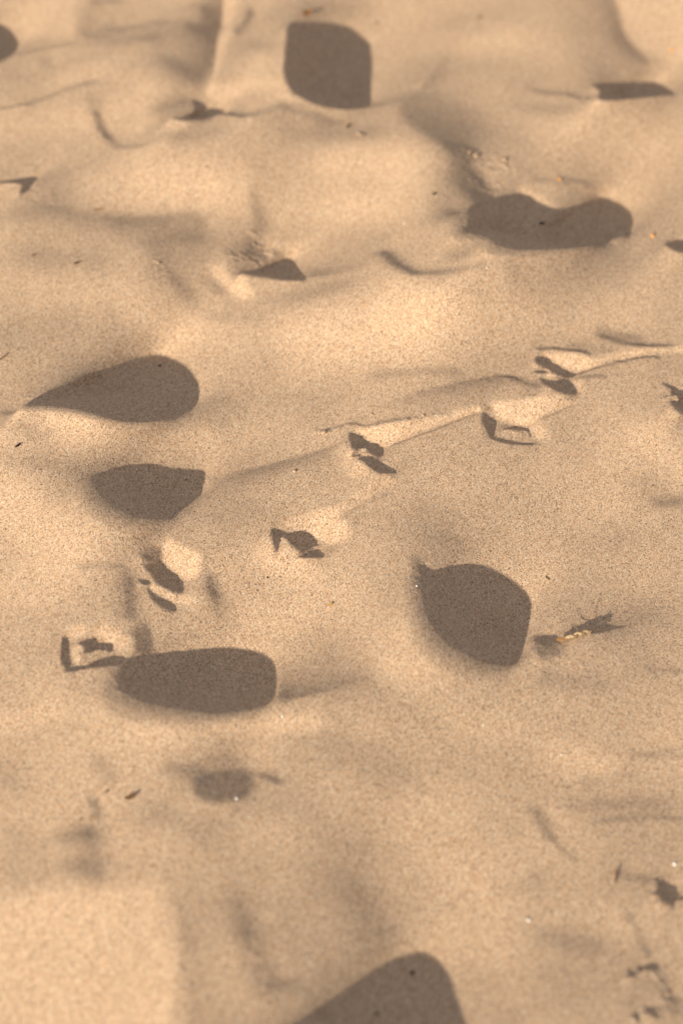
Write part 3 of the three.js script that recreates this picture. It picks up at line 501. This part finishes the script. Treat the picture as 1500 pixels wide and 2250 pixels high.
// a curled flake of husk or bark: a lens-shaped plate with thickness, bent along and across
function flakeGeometry(len, wide, thick, curl, sway) {
  const N = 12, M = 6, pos = [], uv = [], idx = [];
  for (let s = 0; s < 2; s++) for (let i = 0; i <= N; i++) for (let j = 0; j <= M; j++) {
    const t = i / N, u = j / M * 2 - 1, w = wide * .5 * Math.pow(Math.sin(Math.PI * (.04 + .92 * t)), .7) * (1 + .22 * vnoise(t * 4 + sway * 9, u * 1.3));
    const e = Math.max(0, 1 - u * u) * Math.sin(Math.PI * Math.min(1, Math.max(0, t))), y = curl * wide * (u * u * .5) + curl * len * .25 * (2 * t - 1) ** 2 + (s ? -.5 : .5) * thick * Math.sqrt(e);
    pos.push((t - .5) * len, y, u * w + sway * wide * Math.sin(t * 3)); uv.push(t, j / M);
  }
  const q = (N + 1) * (M + 1), v = (s, i, j) => s * q + i * (M + 1) + j;
  for (let i = 0; i < N; i++) for (let j = 0; j < M; j++) { idx.push(v(0, i, j), v(0, i, j + 1), v(0, i + 1, j), v(0, i + 1, j), v(0, i, j + 1), v(0, i + 1, j + 1), v(1, i, j), v(1, i + 1, j), v(1, i, j + 1), v(1, i + 1, j), v(1, i + 1, j + 1), v(1, i, j + 1)); }
  const g = new THREE.BufferGeometry(); g.setAttribute('position', new THREE.Float32BufferAttribute(pos, 3)); g.setAttribute('uv', new THREE.Float32BufferAttribute(uv, 2)); g.setIndex(idx); g.computeVertexNormals(); return g;
}
// a plump pointed seed with a crease
function seedGeometry(len, wide) {
  const g = new THREE.SphereGeometry(.5, 18, 14), p = g.attributes.position;
  for (let k = 0; k < p.count; k++) { const y = p.getY(k), t = 2 * y, taper = 1 - .28 * t * t - .18 * t, a = Math.atan2(p.getZ(k), p.getX(k)), crease = 1 - .16 * Math.exp(-((Math.abs(a) - .2) ** 2) * 14); p.setXYZ(k, y * len, p.getX(k) * wide * taper * crease * .8, p.getZ(k) * wide * taper); }
  g.computeVertexNormals(); return g;
}
// a broken, faceted grain or shell chip
function chipGeometry(size, flat, key) {
  const g = new THREE.IcosahedronGeometry(.5, 2), p = g.attributes.position;
  for (let k = 0; k < p.count; k++) { const x = p.getX(k), y = p.getY(k), z = p.getZ(k), f = 1 + .34 * vnoise(x * 2.3 + key * 7.1, y * 2.3 + z * 1.9 + key) + .15 * vnoise(x * 6 + key, z * 6 + y * 5); p.setXYZ(k, x * size * f, y * size * flat * f, z * size * f * .85); }
  g.computeVertexNormals(); return g;
}
function layAlong(mesh, a, b, up, roll = 0) {
  const A = at(a), B = at(b); mesh.position.copy(A).add(B).multiplyScalar(.5); const d = B.clone().sub(A); mesh.rotation.set(roll, Math.atan2(-d.z, d.x), Math.atan2(d.y, Math.hypot(d.x, d.z)), 'YZX'); mesh.position.y = Math.max(mesh.position.y, groundY(mesh.position.x, mesh.position.z)) + up; return mesh;
}
const span = (p) => Math.hypot(p[1][0] - p[0][0], p[1][1] - p[0][1]);
function flake(name, p, wide, curl, up, roll, mat, label, category, group) { return place(layAlong(new THREE.Mesh(flakeGeometry(span(p), wide, .0007, curl, rnd() * .5 - .25), mat), p[0], p[1], up, roll), name, label, category, group); }
function seedAt(name, p, wide, mat, label, category, group) { return place(layAlong(new THREE.Mesh(seedGeometry(Math.max(span(p), wide * 1.2), wide), mat), p[0], p[1], wide * .28), name, label, category, group); }
function taperTube(points, r0, r1, seg = 24) {
  const c = new THREE.CatmullRomCurve3(points), g = new THREE.TubeGeometry(c, seg, 1, 7, false), p = g.attributes.position, o = new THREE.Vector3(), v = new THREE.Vector3();
  for (let k = 0; k < p.count; k++) { const t = Math.floor(k / 8) / seg; c.getPointAt(t, o); v.fromBufferAttribute(p, k).sub(o).multiplyScalar((r0 + (r1 - r0) * t) * (1 + .2 * vnoise(t * 30, k % 8))).add(o); p.setXYZ(k, v.x, v.y, v.z); }
  g.computeVertexNormals(); return g;
}
// dry grass seed head, half sunk at the rim of its little furrow
{
  const P = [[0.1083, 0.0846], [0.1125, 0.0839], [0.1176, 0.0817], [0.1223, 0.0802], [0.1278, 0.0765]], A = [[0.1181, 0.0808], [0.1163, 0.0742], [0.1141, 0.0695]], base = at(P[0]), root = new THREE.Group(); root.position.copy(base);
  const straw = plant(.52, .35, .18), pale = plant(.62, .45, .27), brown = plant(.30, .15, .05);
  const lift = [.0003, .0006, .0007, .0007, .0012], pts = P.map((p, i) => at(p, lift[i]).sub(base));
  const part = (name, g, m) => { const o = new THREE.Mesh(g, m); o.name = name; root.add(o); return o; };
  part('stem', taperTube(pts, .00055, .0003), straw);
  const curve = new THREE.CatmullRomCurve3(pts);
  for (let k = 0; k < 8; k++) {
    const t = .03 + k * .095, o = curve.getPointAt(t), d = curve.getTangentAt(t), big = 1 - k * .07;
    const h = part('husk', flakeGeometry(.0062 * big, .0021 * big, 0.0006, .25, .15 * (k % 2 ? 1 : -1)), k === 0 ? brown : k % 3 ? pale : straw);
    h.position.copy(o).add(new THREE.Vector3(0, .0004, (k % 2 ? .0007 : -.0006))); h.rotation.set((k % 2 ? -.7 : .7) + .3 * rnd(), Math.atan2(-d.z, d.x) + (k % 2 ? .35 : -.35), 0.06 + .12 * rnd(), 'YZX');
  }
  const tip = at(A[2], .0028).sub(base), mid = at(A[1], .0022).sub(base), foot = at(A[0], .0012).sub(base);
  part('awn', taperTube([foot, mid, tip], .00022, .00008), pale);
  place(root, 'grass_seed_head', 'dry straw coloured grass seed head lying at the edge of a ragged little furrow', 'seed head');
}
function strand(name, P, r0, r1, lifts, mat, label, category) { const base = at(P[0]); const m = new THREE.Mesh(taperTube(P.map((p, i) => at(p, lifts[i]).sub(base)), r0, r1), mat); m.position.copy(base); place(m, name, label, category); }
strand('thin_line', [[0.1268, 0.0682], [0.1282, 0.0612], [0.1298, 0.054], [0.1329, 0.0459]], .00007, .00004, [.0001, .0003, .0003, .0001], plant(.3, .2, .12), 'hair thin brown line curving over the sand behind the dry seed head', 'fibre');  // very thin brown tube curving across the sand behind the seed head
strand('rootlet', [[-0.1931, -0.1117], [-0.1903, -0.1138], [-0.1885, -0.116], [-0.1873, -0.1185]], .0003, .00014, [0, .0006, .0007, .0001], plant(.16, .08, .04), 'thin dark brown rootlet with a bent tip on smooth sunny sand', 'rootlet');
strand('twig', [[-0.15, -0.2432], [-0.1445, -0.2459]], .0005, .0003, [.0002, .0003], plant(.26, .12, .05), 'short reddish brown twig on the shaded side of a low sand swell', 'twig');
strand('wood_peg', [[0.1225, 0.2201], [0.1238, 0.212]], .0004, .0003, [.0001, .0012], plant(.32, .17, .06), 'tiny amber brown stalk stub near the dark crumbled sand pit', 'stalk stub');
flake('wood_splinter', [[-0.1719, -0.0295], [-0.1691, -0.0326]], .0012, .1, .0004, .3, plant(.018, .013, .010, .5), 'black splinter of charred wood on sunny sand below the teardrop shadow', 'splinter');
flake('seed_husk', [[-0.0985, 0.1844], [-0.0934, 0.1826]], .0021, .5, .0007, .5, plant(.15, .07, .02), 'mottled dark brown seed husk, the larger of a pair', 'husk');
seedAt('seed', [[-0.1077, 0.1815], [-0.1061, 0.1799]], .0010, plant(.10, .045, .02, .5), 'tiny dark brown seed beside the larger mottled husk', 'seed');
seedAt('seed', [[0.1207, -0.2432], [0.125, -0.246]], .0018, plant(.03, .024, .012, .5), 'black oval seed in the middle of the two-humped shadow', 'seed');
seedAt('seed', [[0.1101, -0.2292], [0.1112, -0.23]], .0009, plant(.03, .02, .012, .5), 'pinhead sized black seed inside the two-humped shadow', 'seed');
seedAt('seed', [[-0.1045, -0.1246], [-0.1031, -0.1271]], .0012, plant(.04, .02, .012, .5), 'small black seed inside the teardrop shaped shadow', 'seed');
seedAt('seed', [[0.0301, 0.2617], [0.0316, 0.2598]], .0017, plant(.03, .02, .014, .5), 'round black seed near the tip of the peaked shadow', 'seed');
seedAt('seed', [[0.0146, 0.2834], [0.0157, 0.2819]], .0013, plant(.03, .022, .012, .5), 'small black seed in the wide part of the peaked shadow', 'seed');
seedAt('seed', [[0.055, -0.2496], [0.0575, -0.2513]], .0017, plant(.085, .06, .018), 'dull olive seed on bright sand beside the two-humped shadow', 'seed');
flake('leaf_fragment', [[0.0029, -0.3263], [0.0058, -0.3326]], .0013, .4, .0004, .4, plant(.24, .16, .05), 'small olive brown leaf fragment below the squarish shadow', 'leaf fragment');
flake('bark_flake', [[-0.1824, -0.1966], [-0.1803, -0.199]], .0009, .3, .0004, .3, plant(.40, .18, .06), 'tiny rust coloured bark flake on shaded sand', 'bark flake');
flake('bark_flake', [[-0.157, -0.1901], [-0.154, -0.1927]], .0012, .4, .0005, .5, plant(.12, .05, .02), 'small dark brown bark flake with a grey tip', 'bark flake');
flake('seed_husk', [[-0.0271, -0.4577], [-0.0213, -0.464]], .0030, .6, .0010, .5, plant(.62, .26, .05), 'bright orange seed husk just beyond the squarish shadow', 'husk');
flake('leaf_fragment', [[-0.0064, 0.0608], [-0.0048, 0.0593]], .0013, .5, .0006, .6, plant(.72, .47, .12), 'golden yellow leaf fragment on plain sunny sand below a bird track', 'leaf fragment');
seedAt('speck', [[-0.1176, 0.1959], [-0.1171, 0.195]], .0009, plant(.22, .11, .04), 'tiny brown speck above a small white glint of quartz', 'speck');
seedAt('speck', [[-0.0382, 0.0431], [-0.0373, 0.0423]], .0009, plant(.06, .04, .02), 'tiny dark speck below the bright patch of a bird track', 'speck');
seedAt('speck', [[0.0237, -0.4716], [0.0256, -0.473]], .0014, plant(.14, .10, .06), 'dull brown speck beyond the corner of the squarish shadow', 'speck');
seedAt('seed', [[0.0938, -0.4615], [0.0962, -0.4641]], .0019, plant(.28, .24, .11), 'pale olive seed on the smooth far sand', 'seed');
flake('straw_flake', [[0.1048, 0.033], [0.1069, 0.0357]], .0012, .4, .0004, .3, plant(.68, .47, .27), 'pale straw flake on plain sand beside the large round shadow', 'straw flake');
flake('straw_flake', [[0.0089, -0.3181], [0.0144, -0.3135]], .0013, .5, .0005, .5, plant(.56, .40, .26), 'pale straw flake below the olive brown leaf fragment', 'straw flake');
function grain(name, [x, z], size, flat, mat, label, category, group) { const m = new THREE.Mesh(chipGeometry(size, flat, rnd() * 20), mat); m.position.copy(at([x, z], size * flat * .2)); m.rotation.set(rnd() * .6 - .3, rnd() * 6, rnd() * .6 - .3); place(m, name, label, category, group); }
const amber = new THREE.MeshPhysicalMaterial({ color: new THREE.Color().setRGB(.62, .27, .05), roughness: .45 });
[[[[0.1877, -0.2281]], .0022, 'rusty orange pebble at the right end of the two-humped shadow'], [[[0.2253, -0.4382]], .0026, 'amber pebble on the far smooth sand above a flat dark shadow'], [[[0.1367, -0.2895]], .0021, 'amber brown pebble on the slope beyond the two-humped shadow']].forEach(([p, s, label]) => grain('amber_pebble', p[0], s, .75, amber, label, 'pebble'));
const shell = new THREE.MeshPhysicalMaterial({ color: new THREE.Color().setRGB(.82, .8, .76), roughness: .35 });
const SH = [[0.1505, 0.2091], [0.0825, 0.2379], [-0.0475, 0.1859]]; [[.0018, 'white shell chip above the dark crumbled sand pit'], [.0016, 'small white shell chip on plain smooth sand'], [.0013, 'tiny white shell chip in the small soft-edged shadow']].forEach(([s, label], i) => grain('shell_chip', SH[i], s, .6, shell, label, 'shell chip'));
const quartz = new THREE.MeshPhysicalMaterial({ color: new THREE.Color().setRGB(.85, .82, .75), roughness: .2 });
for (const p of [[0.0377, -0.2261], [0.0829, -0.1644], [0.0377, 0.0552], [-0.0279, 0.1372], [0.0672, 0.1374], [0.1037, 0.1501]]) grain('quartz_grain', p, .0009, .8, quartz, 'tiny glinting white quartz grain on the sand', 'quartz grain', 'quartz grains scattered on the sand');
const CL = [[0.0837, -0.2994], [0.1025, -0.2994], [-0.0094, -0.0569], [-0.1079, -0.1942], [0.0162, -0.0701], [-0.0249, -0.0254], [-0.0432, 0.0504], [0.0445, -0.065], [0.0799, -0.3004]]; [
  [.0034, 'larger clod of stuck sand on the crumbly slope above the two-humped shadow'], [.003, 'clod of sand standing alone right of the crumbly slope clods'],
  [.0024, 'sand clod at the end of the thin curved crest by a bird track'], [.0022, 'lone sand clod on a smooth slope far from any track'],
  [.0018, 'small sand clod above the bright drag mark wedge of a bird track'], [.002, 'small sand clod on the soft tail of an oval shadow'],
  [.0017, 'tiny sand clod below the bright patch of a bird track'], [.0018, 'tiny sand clod on the dark crest beside a long drag mark'],
  [.0022, 'smaller clod of stuck sand touching the larger clod on the crumbly slope'],
].forEach(([s, label], i) => {
  const m = new THREE.Mesh(chipGeometry(s, .6, i * 3.3 + 1), sandMaterial); m.position.copy(at(CL[i], s * .1)); m.rotation.y = i * 1.7;
  place(m, 'sand_clod', label, 'sand clod', 'sand clods on the surface');
});
renderer.render(scene, camera);
